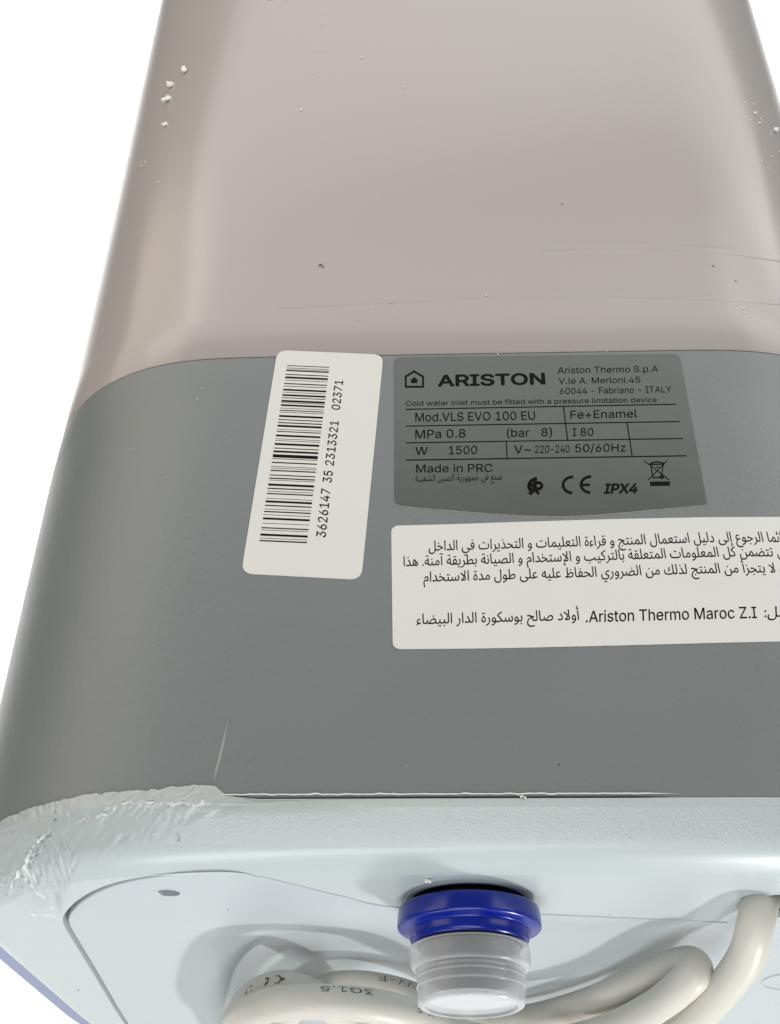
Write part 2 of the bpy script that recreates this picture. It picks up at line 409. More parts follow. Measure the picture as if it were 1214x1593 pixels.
# ---- bottom cover panel with a shallow basin
edge_in = shift_in(cov, 0.0)
def basin(x, y):
    fx_ = sm(-.19, -.125, x)*(1-sm(.125, .185, x)); fy_ = sm(.105, .165, y)*(1-sm(.40, .46, y))
    return .004*fx_*fy_
rows = [ring(edge_in, ZB+.0221), ring(edge_in, ZB+.0010), ring(shift_in(edge_in, .0005), ZB+.0003)]
for k in np.linspace(.01, .985, 44):
    xy = shift_in(edge_in, .0012); xy = xy*(1-k)+np.array([CX, CY])*k
    rows.append(ring(xy, ZB+.0002+basin(xy[:, 0], xy[:, 1])))
sel = slice(None)
me = grid_mesh('bottom_cover', np.array(rows)[:, sel], cap_last=True)
punch(me, ZB-.002, ZB+.012)
cover = link('bottom_cover', me, m_panel, heater, 30, 'smooth bluish white inset cover on the bottom')

# black cups, their colour painting the unlit inside seen through the openings
lathe('hole_shade_cup', [(.0002, ZB+.05), (.034, ZB+.05), (.034, ZB+.004)], *PIPE, m_hole_shade, heater)
lathe('hole_shade_cup', [(.0002, ZB+.05), (.0225, ZB+.05), (.0225, ZB+.0025)], CORDH[0]+.004, CORDH[1], m_hole_shade, heater)
lathe('hole_collar', soften([(.0308, ZB+.012), (.0308, ZB-.0002), (.0316, ZB-.0008), (.0338, ZB-.0006), (.0352, ZB+.0006)], 1), *PIPE, m_cap, heater, 128)
lathe('cord_collar', soften([(.0208, ZB+.003), (.0208, ZB-.0002), (.0214, ZB-.0008), (.0232, ZB-.0006), (.0242, ZB+.0006)], 1), CORDH[0]+.004, CORDH[1], m_cap, heater, 128)
lathe('screw_hole', soften([(.0005, ZB+.010), (.0052, ZB+.0095), (.0056, ZB+.0002), (.0062, ZB-.0002), (.0076, ZB+.0001), (.0092, ZB+.0007)], 1), *SCREW, m_panel, heater, 64)
lathe('screw_head', [(.0003, ZB+.0075), (.0042, ZB+.0078), (.0048, ZB+.0095)], *SCREW, m_steel, heater, 32)
c0 = at(1187, 1526, 2, ZB)
lathe('embossed_ring', soften([(.0235, ZB+.0010), (.0240, ZB-.0004), (.0248, ZB-.0005), (.0254, ZB+.0010)], 1), c0[0]+.0245, c0[1]+.001, m_panel, heater, 96)

# ---- cold inlet: pipe > blue ring, seal, clear plug
pipe = lathe('inlet_pipe', [(.0175, .060)]+[(.0222+.0003*math.cos(k*1.1), .02-.0011*k) for k in range(0, 34)]+[(.0180, -.0178), (.0150, .02)], *PIPE, m_steel, heater, 64, 'threaded dark inlet pipe')
lathe('blue_ring', soften([(.021, .0200), (.0355, .0200), (.0365, .0193), (.0370, .0108), (.0362, .0096), (.0325, .0088), (.0309, .0084), (.0305, .0046), (.0298, .0028), (.0280, .0016), (.0272, .0034), (.021, .0040)], 2), *PIPE, m_blue, pipe, 128, 'glossy blue stepped plastic ring')
lathe('rubber_seal', soften([(.021, .006), (.0262, .005), (.0270, .0022), (.0262, -.0002), (.021, -.0006)], 1), *PIPE, m_rubber, pipe, 96)
plug_p = soften([(.0262, .0006), (.0302, .0004), (.0308, -.0010), (.0304, -.0085), (.0292, -.0105), (.0270, -.0112), (.0268, -.0262), (.0262, -.0280), (.0245, -.0290), (.0228, -.0290), (.0222, -.0268), (.0003, -.0264)], 2)
plug_i = soften([(.0003, -.0250), (.0226, -.0252), (.0240, -.0228), (.0250, -.0100), (.0258, .0004)], 1)
lathe('clear_plug', plug_p+plug_i, *PIPE, m_clear, pipe, 128, 'milky clear plastic plug')
for z in (-.0125, -.0150, -.0195):
    lathe('plug_rib', soften([(.0266, z+.0006), (.0272, z+.0002), (.0272, z-.0002), (.0266, z-.0006)], 1), *PIPE, m_clear, pipe, 96)

# ------------------------------------------------------------------ surface helper for flat print on the front
_o = np.array(outline(HW, RR)); _o = _o[_o[:, 1] < .2]; _o = _o[np.argsort(_o[:, 0])]
def surf_y(x, z=.2):
    return float(np.interp(x, _o[:, 0], _o[:, 1]))
def surf_y_arc(x, z=.2):
    hw, R = sh(z); e = abs(x)-(hw-R)
    return R-math.sqrt(max(0, R*R-e*e)) if e > 0 else 0.
def face(x, y):
    p = at(x, y, 1, 0.)
    for _ in range(4):
        p = at(x, y, 1, surf_y(p[0], p[2]))
    return np.array([p[0], p[2]])
def lift(xz, h): return (xz[0], surf_y(xz[0], xz[1])-h, xz[1])
def rounded_px(corners, r):
    """rounded polygon through four (x, z) corners, r in metres"""
    out = []; n = len(corners)
    for i in range(n):
        a, b_, c = [np.array(corners[(i+k) % n], float) for k in (-1, 0, 1)]
        u = (a-b_)/np.linalg.norm(a-b_); v = (c-b_)/np.linalg.norm(c-b_)
        rr = r[i] if isinstance(r, (list, tuple)) else r
        p0, p2 = b_+u*rr, b_+v*rr
        for s_ in np.linspace(0, 1, 9): out.append(p0*(1-s_)**2+b_*2*s_*(1-s_)+p2*s_*s_)
    return out
def sheet(name, pts, th, material, parent, label):
    pts = [np.array(p, float) for p in pts]; n = len(pts); A_ = np.array(pts)
    dense = []
    for a_, b_ in zip(pts, pts[1:]+pts[:1]):
        k = max(1, int(np.linalg.norm(b_-a_)/.005)); dense += [a_+(b_-a_)*u for u in np.linspace(0, 1, k, endpoint=False)]
    n = len(dense); D_ = np.array(dense); inner = []
    for gx in np.arange(D_[:, 0].min()+.004, D_[:, 0].max(), .006):
        for gz in np.arange(D_[:, 1].min()+.004, D_[:, 1].max(), .02):
            if np.min(np.hypot(D_[:, 0]-gx, D_[:, 1]-gz)) > .0025: inner.append((gx, gz))
    vo, _, fo, _, _, _ = geometry.delaunay_2d_cdt([Vector(p) for p in dense]+[Vector(p) for p in inner], [(i, (i+1) % n) for i in range(n)], [], 1, 1e-6)
    keepf = [tuple(q) for q in fo]; m_ = len(vo)
    v = [lift(p, th) for p in vo]+[lift(p, -.0002) for p in vo[:n]]
    f = keepf+[(i, (i+1) % n, m_+(i+1) % n, m_+i) for i in range(n)]
    me = pydata(name, v, f)
    o = link(name, me, material, parent, 30, label)
    me.materials.append(m_edge)
    for i, p in enumerate(me.polygons): p.material_index = 0 if i < len(keepf) else 1
    bm = bmesh.new(); bm.from_mesh(me)
    bmesh.ops.recalc_face_normals(bm, faces=bm.faces)
    bm.to_mesh(me); bm.free()
    return o

# ---- text
import os
SANS = None
try:
    SANS = bpy.data.fonts.load(os.path.join(bpy.utils.system_resource('DATAFILES'), 'fonts', 'Inter.woff2'))   # Blender's own bundled face
except Exception:
    pass
def text_mesh(body, bold=0.):
    c = bpy.data.curves.new('print', 'FONT'); c.body = body
    if SANS and all(ord(q) < 256 for q in body): c.font = SANS
    c.fill_mode = 'NONE'; c.resolution_u = 2
    o = bpy.data.objects.new('print', c); C.objects.link(o)
    me = bpy.data.meshes.new_from_object(o.evaluated_get(bpy.context.evaluated_depsgraph_get()))
    bpy.data.objects.remove(o); bpy.data.curves.remove(c)
    co = np.array([p.co[:] for p in me.vertices]); ed = [tuple(e.vertices) for e in me.edges]
    bpy.data.meshes.remove(me)
    # non-zero winding fill, one cluster of outlines at a time (the text's own fill breaks on overlapping strokes)
    par = list(range(len(co)))
    def root(i):
        while par[i] != i: par[i] = par[par[i]]; i = par[i]
        return i
    for a_, b_ in ed: par[root(a_)] = root(b_)
    comp = {}
    for a_, b_ in ed: comp.setdefault(root(a_), []).append((a_, b_))
    cl = []
    for es in comp.values():
        x_ = co[[e[0] for e in es], 0]; cl.append([x_.min()-.03, x_.max()+.03, list(es)])
    cl.sort(key=lambda q: q[0]); groups = []
    for lo, hi, es in cl:
        if groups and lo < groups[-1][1]-.03: groups[-1][1] = max(hi, groups[-1][1]); groups[-1][2] += es
        else: groups.append([lo, hi, es])
    OV, OF = [], []
    shifts = [(bold*i, bold*j) for i, j in (((1, 0), (-1, 0), (0, 1), (0, -1), (.7, .7), (-.7, -.7), (.7, -.7), (-.7, .7)) if bold > .012 else ((.8, .8), (-.8, -.8)))]
    for _, _, es in groups:
        ids = sorted({i for e in es for i in e}); loc = {i: k for k, i in enumerate(ids)}; n_ = len(ids)
        P_ = np.concatenate([co[ids][:, :2]+np.array(sh_) for sh_ in shifts]); e_ = [(loc[p]+k*n_, loc[q]+k*n_) for k in range(len(shifts)) for p, q in es]
        vo, _, fo, _, _, _ = geometry.delaunay_2d_cdt([Vector(p) for p in P_], e_, [], 0, 1e-6)
        F = np.array([q for q in fo if len(q) == 3])
        if not len(F): continue
        E0 = P_[[e[0] for e in e_]]; E1 = P_[[e[1] for e in e_]]
        vv = np.array([q[:] for q in vo]); cen = vv[F].mean(1)
        d1, d2 = vv[F[:, 1]]-vv[F[:, 0]], vv[F[:, 2]]-vv[F[:, 0]]; area = d1[:, 0]*d2[:, 1]-d1[:, 1]*d2[:, 0]
        X, Y = cen[:, :1], cen[:, 1:]
        up = (E0[:, 1] <= Y) & (E1[:, 1] > Y); dn = (E0[:, 1] > Y) & (E1[:, 1] <= Y)
        side = (E1[:, 0]-E0[:, 0])*(Y-E0[:, 1])-(X-E0[:, 0])*(E1[:, 1]-E0[:, 1])
        wn = (up & (side > 0)).sum(1)-(dn & (side < 0)).sum(1)
        k = len(OV); OV += [(p[0], p[1], 0.) for p in vv]; OF += [tuple(int(i)+k for i in q) for q in F[(wn != 0) & (np.abs(area) > 1e-9)]]
    return np.array(OV), OF
CAPH = .727
vH, _ = text_mesh('H'); CAPH = vH[:, 1].max()
class Ink:
    def __init__(s): s.v = []; s.f = []; s.lines = []
    def add(s, v, f):
        k = len(s.v); s.v += list(v); s.f += [tuple(i+k for i in q) for q in f]
    def text(s, body, p0, p1, top, h=.00036, bold=.010, shear=0.):
        """baseline from p0 to p1, cap height reached at top (above p0); photo positions"""
        v, f = text_mesh(body, bold)
        O = face(*p0); U = face(*p1)-O; V = face(*top)-O
        x0, x1 = v[:, 0].min(), v[:, 0].max()
        pts = [O+U*((x-x0)/(x1-x0)+0)+V*(y/CAPH)+U*(shear*y/(x1-x0)) for x, y, _ in v]
        s.lines.append(([lift(p, h) for p in pts], f))
    def stroke(s, pts, wpx, closed=False, h=.00036):
        pts = [np.array(p, float) for p in pts]
        if closed: pts = pts+[pts[0], pts[1]]
        for i, (a, b_) in enumerate(zip(pts[:-1], pts[1:])):
            d = b_-a; L = np.linalg.norm(d)
            if L < 1e-6: continue
            d /= L; n = np.array([-d[1], d[0]])*wpx/2; e = d*wpx*.25
            hh = h+(i % 2)*.00003
            a, b_ = a-e, b_+e; k = max(1, int(np.linalg.norm(b_-a)/12))
            for u in range(k):
                p, q_ = a+(b_-a)*u/k, a+(b_-a)*(u+1)/k
                s.add([lift(face(*p_), hh) for p_ in (p+n, q_+n, q_-n, p-n)], [(0, 1, 2, 3)])
    def poly(s, pts, h=.00036): s.add([lift(face(*p), h) for p in pts], [tuple(range(len(pts)))])
    def build(s, name, parent, material=None):
        for v, f in s.lines: link('printed_line', pydata('printed_line', v, f), m_ink, parent)
        if not s.v: return
        me = pydata(name, s.v, s.f); return link(name, me, material or m_ink, parent)
# ---- Arabic shaping to presentation forms, written in visual order
AR = {'ا': (0xFE8D, 2), 'أ': (0xFE83, 2), 'إ': (0xFE87, 2), 'آ': (0xFE81, 2), 'ب': (0xFE8F, 4), 'ة': (0xFE93, 2), 'ت': (0xFE95, 4), 'ث': (0xFE99, 4), 'ج': (0xFE9D, 4),
      'ح': (0xFEA1, 4), 'خ': (0xFEA5, 4), 'د': (0xFEA9, 2), 'ذ': (0xFEAB, 2), 'ر': (0xFEAD, 2), 'ز': (0xFEAF, 2), 'س': (0xFEB1, 4), 'ش': (0xFEB5, 4), 'ص': (0xFEB9, 4),
      'ض': (0xFEBD, 4), 'ط': (0xFEC1, 4), 'ظ': (0xFEC5, 4), 'ع': (0xFEC9, 4), 'غ': (0xFECD, 4), 'ف': (0xFED1, 4), 'ق': (0xFED5, 4), 'ك': (0xFED9, 4), 'ل': (0xFEDD, 4),
      'م': (0xFEE1, 4), 'ن': (0xFEE5, 4), 'ه': (0xFEE9, 4), 'و': (0xFEED, 2), 'ى': (0xFEEF, 2), 'ي': (0xFEF1, 4), 'ئ': (0xFE89, 4), 'ء': (0xFE80, 1)}
LA = {'ا': 0xFEFB, 'أ': 0xFEF7, 'إ': 0xFEF9, 'آ': 0xFEF5}
def arabic(tx):
    out = []; i = 0; joined = False
    while i < len(tx):
        ch = tx[i]
        if ch not in AR: out.append(ch); joined = False; i += 1; continue
        if ch == 'ل' and i+1 < len(tx) and tx[i+1] in LA:
            out.append(chr(LA[tx[i+1]]+(1 if joined else 0))); joined = False; i += 2; continue
        code, n = AR[ch]
        nxt = i+1 < len(tx) and tx[i+1] in AR and tx[i+1] != 'ء'
        if n == 4: k = (3 if joined else 2) if nxt else (1 if joined else 0)
        elif n == 2: k = 1 if joined else 0
        else: k = 0
        out.append(chr(code+k)); joined = (n == 4 and nxt); i += 1
    return ''.join(out[::-1])

# ---- barcode label
bc_corners = [face(432, 545.5), face(597, 552.5), face(562.5, 903), face(375.5, 893)]
bc = sheet('barcode_label', rounded_px(bc_corners, .0075), .0003, m_paper, heater, 'white barcode label stuck on at a slight tilt')
ink = Ink()
bars = [(162, 5), (177, 3), (187, 3), (194, 7), (218, 6), (237, 13), (254, 3), (276, 7), (292, 4), (315, 12), (331, 3), (349, 12), (366, 5), (386, 13), (397, 3), (413, 12), (432, 3), (446, 6), (458, 3), (482, 13),
        (505, 6), (524, 7), (544, 14), (567, 3), (580, 6), (606, 13), (627, 3), (638, 3), (660, 14), (686, 6), (707, 13), (735, 22), (753, 4), (777, 8), (802, 3), (813, 3), (828, 8), (857, 7), (877, 8), (889, 3),
        (918, 15), (942, 8), (960, 3), (975, 8), (1006, 3), (1025, 14), (1050, 8), (1073, 3), (1089, 8), (1109, 3), (1133, 14), (1163, 3), (1192, 8), (1206, 3), (1236, 15), (1258, 3), (1274, 9)]
def z3(x, y): return (x/4.085+360, y/4.085+530)
for yc, tk in bars:
    k = (yc-160)/(1274-160)
    xl = 355+(180-355)*k; xr = 624+(482-624)*k; yr = 172+(1287-172)*k
    tk = max(tk, 3.4)*.92
    q = [z3(xl, yc-tk/2), z3(xr, yr-tk/2), z3(xr, yr+tk/2), z3(xl, yc+tk/2)]
    ink.poly(q)
ink.build('barcode_bars', bc)
ink = Ink()
ink.text('3626147', z3(600, 1256), z3(632, 948), z3(540, 1250), bold=.012)
ink.text('35', z3(637, 908), z3(648, 834), z3(580, 902), bold=.012)
ink.text('2313321', z3(651, 800), z3(684, 516), z3(596, 794), bold=.012)
ink.text('02371', z3(690, 446), z3(712, 258), z3(637, 440), bold=.012)
ink.build('serial_number', bc)

# ---- rating plate
bot = [(1100, 783), (1096, 787), (1040, 792), (985, 797), (930, 802), (880, 804.5), (820, 803.5), (760, 800), (700, 795), (650, 791), (622, 788), (616, 785), (613.5, 778)]
topc = [(613, 570), (614, 562), (618, 558), (625, 556.5), (800, 554.5), (1045, 551.5), (1052, 552.5), (1057, 557), (1060, 566)]
rp = sheet('rating_plate', [face(*p) for p in topc+bot], .0003, m_foil, heater, 'silver foil rating plate printed in black')
def z4(x, y): return (x/2.3804+600, y/2.3815+540)
def za(x, y): return (x/4.856+610, y/4.85+560)
def zb(x, y): return (x/3.916+800, y/3.92+710)
ink = Ink()
ink.stroke([za(167, 91), za(235, 131), za(236, 207), za(105, 208), za(104, 131), za(167, 91)], 3.1)
ink.poly([za(168, 133), za(193, 152), za(193, 179), za(144, 180), za(144, 153)])
ink.build('house_emblem', rp)
ink = Ink()
ink.text('ARISTON', za(345, 203), za(1161, 186), za(344, 122), bold=.026)
ink.text('Ariston Thermo S.p.A', z4(637, 100), z4(1010, 94), z4(637, 77), bold=.007)
ink.text('V.le A. Merloni.45', z4(641, 139), z4(944, 134), z4(641, 117), bold=.007)
ink.text('60044 - Fabriano - ITALY', z4(645, 177), z4(1060, 170), z4(645, 154), bold=.007)
ink.text('Cold water inlet must be fitted with a pressure limitation device', z4(75, 220), z4(1006, 206), z4(75, 202), bold=.009)
ink.text('Mod.VLS EVO 100 EU', z4(110, 278), z4(555, 271), z4(110, 247))
ink.text('Fe+Enamel', z4(684, 267), z4(932, 263), z4(684, 238))
ink.text('MPa 0.8', z4(110, 341), z4(297, 337), z4(110, 310))
ink.text('(bar', z4(449, 335), z4(533, 334), z4(449, 305))
ink.text('8)', z4(576, 333), z4(617, 332), z4(576, 303))
ink.text('I 80', z4(692, 332), z4(770, 331), z4(692, 303))
ink.text('W', z4(110, 401), z4(157, 401), z4(110, 372))
ink.text('1500', z4(234, 400), z4(340, 398), z4(234, 370))
ink.text('V~', z4(476, 396), z4(538, 395), z4(476, 367))
ink.text('220-240', z4(553, 395), z4(682, 393), z4(553, 367))
ink.text('50/60Hz', z4(702, 392), z4(890, 389), z4(702, 363))
ink.text('Made in PRC', z4(113, 467), z4(397, 464), z4(113, 438))
ink.text(arabic('صنع في جمهورية الصين الشعبية'), z4(110, 500), z4(433, 493), z4(110, 483), bold=.007)
ink.text('IPX4', zb(545, 229), zb(750, 226), zb(549, 173), bold=.034, shear=.10)
ink.build('plate_lettering', rp)
ink = Ink()
for a, b_, wd in [((75, 233), (1075, 214), 1.7), ((76, 295), (1087, 278), 1.7), ((76, 357), (1101, 341), 1.7), ((76, 421), (1112, 405), 1.9)]:
    ink.stroke([z4(*a), z4(*b_)], wd, h=.00036)
for a, b_, wd in [((659, 224), (674, 345), 1.8), ((894, 282), (913, 406), 1.8), ((447, 352), (450, 411), 1.8)]:
    ink.stroke([z4(*a), z4(*b_)], wd, h=.00041)
ink.build('table_rule', rp)
ink = Ink()
def arc(cx, cy, rx, ry, a0, a1, n=20): return [zb(cx+rx*math.cos(math.radians(a)), cy-ry*math.sin(math.radians(a))) for a in np.linspace(a0, a1, n)]
ink.stroke(arc(358, 178, 60, 49, 92, 262), 4.4)
ink.stroke(arc(468, 176, 60, 49, 92, 262), 4.4)
ink.stroke([zb(412, 178), zb(458, 177)], 4.0, h=.00042)
ink.build('conformity_mark', rp)
ink = Ink()
ink.stroke(arc(150, 185, 60, 48, 105, 215), 5.0)
ink.stroke(arc(148, 183, 21, 19, 0, 360), 4.6, h=.00042)
ink.stroke([zb(110, 175), zb(118, 205), zb(98, 232)], 5.5, h=.00044)
ink.stroke([zb(100, 232), zb(125, 208), zb(150, 230)], 4.2, h=.00046)
ink.stroke(arc(150, 185, 38, 34, 110, 250), 2.6, h=.0004)
ink.build('knot_emblem', rp)
ink = Ink()
ink.poly([zb(826, 158), zb(948, 156), zb(950, 183), zb(829, 185)])
ink.stroke([zb(790, 28), zb(945, 148)], 1.5)
ink.stroke([zb(931, 30), zb(817, 148)], 1.5, h=.0004)
ink.stroke([zb(832, 54), zb(846, 132), zb(896, 132), zb(910, 52)], 1.7, h=.00044)
ink.stroke([zb(826, 50), zb(846, 40), zb(875, 37), zb(900, 41), zb(914, 50), zb(826, 53)], 1.7, h=.00047)
ink.stroke([zb(862, 70), zb(884, 68), zb(886, 76)], 1.3)
ink.stroke(arc(900, 128, 9, 9, 0, 360, 10), 2.2, h=.0005)
ink.build('bin_symbol', rp)

# ---- Arabic notice label (runs out of the picture on the right and bends round the corner)
tl = [(608.5, 830), (609, 824), (612, 820), (617, 818.5), (700, 816.5), (800, 813), (950, 808.5), (1100, 805.5), (1214, 805.0), (1300, 806)]
bl = [(610.5, 998), (612, 1004), (615, 1008.5), (621, 1010.5), (700, 1010), (800, 1008.5), (950, 1005), (1100, 1001), (1214, 998.5), (1300, 996.5)]
def col(tab, x):
    return float(np.interp(x, [p[0] for p in tab], [p[1] for p in tab]))
xs = [609, 609.6, 610.6, 612, 614, 617, 621, 630]+list(np.linspace(650, 1300, 40))
v = []; f = []
for x in xs:
    yt = col(tl, x); yb = col(bl, x if x > 611 else 611+(x-609)*.0)
    if x < 621:
        s_ = (621-x)/12; yt = 818.3+10*(1-math.sqrt(max(0, 1-s_*s_))); yb = 1010.4-10*(1-math.sqrt(max(0, 1-s_*s_)))
    xb = x+2.2
    for k in range(5):
        u = k/4; p = face(x+(xb-x)*u, yt+(yb-yt)*u); v.append(lift(p, .0003))
n = len(xs)
f = [(i*5+k, (i+1)*5+k, (i+1)*5+k+1, i*5+k+1) for i in range(n-1) for k in range(4)]
me = pydata('notice_label', v, f)
bm = bmesh.new(); bm.from_mesh(me)
be = [e for e in bm.edges if e.is_boundary]
r_ = bmesh.ops.extrude_edge_only(bm, edges=be)
nv = [g_ for g_ in r_['geom'] if isinstance(g_, bmesh.types.BMVert)]
for q in nv: q.co.y += .0005
nf = [g_ for g_ in r_['geom'] if isinstance(g_, bmesh.types.BMFace)]
for q in nf: q.material_index = 1
bm.to_mesh(me); bm.free()
nl_ = link('notice_label', me, m_paper, heater, 30, 'wide white notice label printed in Arabic'); me.materials.append(m_edge)
ink = Ink()
H = 11.2
def ar(tx, x0, y0, x1, y1, hh=H, bold=.010): ink.text(arabic(tx), (x0, y0), (x1, y1), (x0, y0-hh), bold=bold)
ar('دائما الرجوع إلى دليل استعمال المنتج و قراءة التعليمات و التحذيرات في الداخل', 667, 858, 1226, 845)
ar('التي تتضمن كل المعلومات المتعلقة بالتركيب و الإستخدام و الصيانة بطريقة آمنة. هذا', 628, 882, 1237, 868)
ar('جزء لا يتجزأ من المنتج لذلك من الضروري الحفاظ عليه على طول مدة الاستخدام', 659, 906, 1238, 893)
ar('أولاد صالح بوسكورة الدار البيضاء', 648, 972, 902, 965, 11.6)
ink.text('.Ariston Thermo Maroc Z.I', (911.5, 969), (1178, 962.5), (911.5, 951.5))
ar('قبل:', 1189, 961, 1229, 960, 11.6)
ink.build('notice_lettering', nl_)

# ------------------------------------------------------------------ scratches, burr, dust
def ribbon(name, pts, widths, material, parent, h=.0002, label=None, hgt=.0003):
    v = []; f = []
    for i, (p, wd) in enumerate(zip(pts, widths)):
        a = np.array(pts[max(0, i-1)], float); b_ = np.array(pts[min(len(pts)-1, i+1)], float); d = b_-a; d /= np.linalg.norm(d); n = np.array([-d[1], d[0]])
        for k, hh in ((-1, 0.), (0, hgt), (1, 0.)):
            v.append(lift(face(*(np.array(p)+n*k*wd/2)), h*.1+hh))
    for i in range(len(pts)-1):
        for k in range(2): f.append((i*3+k, i*3+k+1, (i+1)*3+k+1, (i+1)*3+k))
    return link(name, pydata(name, v, f), material, parent, 60, label)
ribbon('scratch', [(357, 1112), (352, 1135), (347, 1158), (342, 1180), (337, 1198), (333, 1215)], [.5, 2, 3.6, 3.8, 3, 1.2], m_scratch, heater, label='pale vertical scratch above the torn edge')
ribbon('scratch', [(260, 575), (256, 582), (253, 588)], [1.2, 2, .8], m_rubber, heater)
bx = list(range(338, 1060, 6))
by = [1234.5+3.2*sm(340, 800, x)+2.0*sm(860, 1050, x)+.7*noise.noise(Vector((x*.05, 0, 0))) for x in bx]
E_ = []
ze = .0606
v = []; f = []
for i, x in enumerate(bx):
    p = at(x, 1238, 1, 0.); j = noise.noise(Vector((x*.06, 3, 1))); jj = noise.noise(Vector((x*.4, 3, 5)))
    tp = sm(332, 350, x)*(1-sm(1000, 1060, x)); r = (.00028+.0002*abs(j)+.00012*jj)*tp+.00003
    for k in range(6):
        a = k*math.pi/3; v.append((p[0], -.0003-.0004*tp*(1+j)+r*math.cos(a), .0623+.00045*j*tp+r*math.sin(a)))
f = [(i*6+k, i*6+(k+1) % 6, (i+1)*6+(k+1) % 6, (i+1)*6+k) for i in range(len(bx)-1) for k in range(6)]
link('lifted_burr', pydata('lifted_burr', v, f), m_raw, heater, 60, 'thin pale burr along the edge of the shroud')

def blob(v, f, c, r, seed, squash=.6):
    bm = bmesh.new(); bmesh.ops.create_icosphere(bm, subdivisions=2 if r > .0008 else 1, radius=1)
    k = len(v)
    for q in bm.verts:
        s_ = 1+.95*noise.noise(q.co*1.9+Vector((seed*3.1, 0, 0)))
        v.append((c[0]+q.co.x*r*s_, c[1]+q.co.y*r*s_*squash, c[2]+q.co.z*r*s_))
    for p in bm.faces: f.append(tuple(k+q.index for q in p.verts))
    bm.free()
_oc = np.array(outline(.302, .131)); _oc = _oc[_oc[:, 1] < .12]; _oc = _oc[np.argsort(_oc[:, 0])]
def csurf(x, y):
    p = at(x, y, 1, 0.)
    for _ in range(6):
        yy = float(np.interp(p[0], _oc[:, 0], _oc[:, 1]))
        p = at(x, y, 1, yy*.6+p[1]*.4)
    return p
crumbs = [((290, 108), 7, 'largest white foam crumb near the top left edge of the casing'), ((266, 133), 6, 'white foam crumb just below the largest crumb on the casing'),
          ((261, 153), 7, 'third white foam crumb down, near the left edge of the casing'), ((1207, 203), 5, 'white foam crumb at the right edge of the casing'),
          ((257, 194), 4, 'small white crumb alone under the three foam crumbs at upper left')]
for i, ((x, y), r, lab) in enumerate(crumbs):
    v = []; f = []; p = csurf(x, y); s_ = .00105*r*.5
    for k in range(4):
        blob(v, f, (p[0]+random.uniform(-1, 1)*s_*.8, p[1]-s_*.3, p[2]+random.uniform(-1, 1)*s_*1.0), s_*random.uniform(.4, .8), i*7+k, .5)
    o = link('foam_crumb', pydata('foam_crumb', v, f), m_foam, None, 60); o['label'] = lab; o['category'] = 'foam crumb'; o['group'] = 'foam crumbs on the heater'
v = []; f = []
specks = [(563, 90, 1.6), (628, 136, 1.6), (469, 171, 1.8), (405, 268, 1.1), (247, 283, 1.6), (220, 258, 1.6), (226, 252, 1.2), (201, 249, 1.6), (192, 286, 1.2), (420, 0, 1.6), (445, 1, 1.5), (507, 20, 1.2), (500, 38, 1.1), (498, 79, 1.0), (486, 115, 1.0),
          (1159, 160, 1.6), (1172, 162, 1.4), (1175, 176, 2.4), (1168, 187, 1.4), (1184, 185, 1.5), (1182, 192, 1.8), (1135, 83, 1.2), (1214, 236, 2), (1201, 243, 1.2), (1195, 262, 1.2), (757, 460, 1.7), (758, 466, 1.4), (707, 505, 1), (1157, 480, 2), (1159, 487, 1.6),
          (499, 414, 1.4), (315, 604, 1.2), (307, 621, 1.3), (775, 551, 1.6), (945, 547, 1.2)]
for _ in range(90): specks.append((random.uniform(230, 1200), random.uniform(10, 540), random.uniform(.3, .6)))
for _ in range(160): specks.append((random.uniform(120, 1200), random.uniform(570, 1220), random.uniform(.25, .55)))
for _ in range(40): specks.append((random.gauss(345, 25), random.uniform(1140, 1222), random.uniform(.3, .6)))
for i, (x, y, r) in enumerate(specks):
    p = csurf(x, y)
    blob(v, f, (p[0], p[1]-.0002, p[2]), .00038*r*max(.5, (p[2]+.4)/.8), i, .5)
dust = link('dust_specks', pydata('dust_specks', v, f), m_foam, None, 60); dust['label'] = 'fine white dust specks scattered over the casing and shroud'; dust['category'] = 'dust'; dust['kind'] = 'stuff'
v = []; f = []
for i, (x, y, rr_, pl) in enumerate([(355, 1415, .00035, ZB), (499, 413, .0010, None), (503, 416, .0007, None), (122, 1541, .0007, ZB), (875, 318, .0006, None), (995, 1491, .0003, ZB), (949, 1423, .0004, ZB), (610, 472, .0005, None), (560, 500, .0004, None), (1110, 414, .0006, None), (1145, 437, .0006, None), (560, 862, .0004, None), (990, 640, .0004, None), (250, 740, .0004, None), (870, 1190, .0005, None)]):
    p = csurf(x, y) if pl is None else at(x, y, 2, pl)
    blob(v, f, (p[0], p[1]-(.0001 if pl is None else 0), p[2]-(0 if pl is None else .0001)), rr_, i+300, .5)
o = link('dirt_specks', pydata('dirt_specks', v, f), m_dirt, None, 60); o['label'] = 'tiny dark dirt specks scattered over the casing and bottom cover'; o['category'] = 'dirt'; o['kind'] = 'stuff'
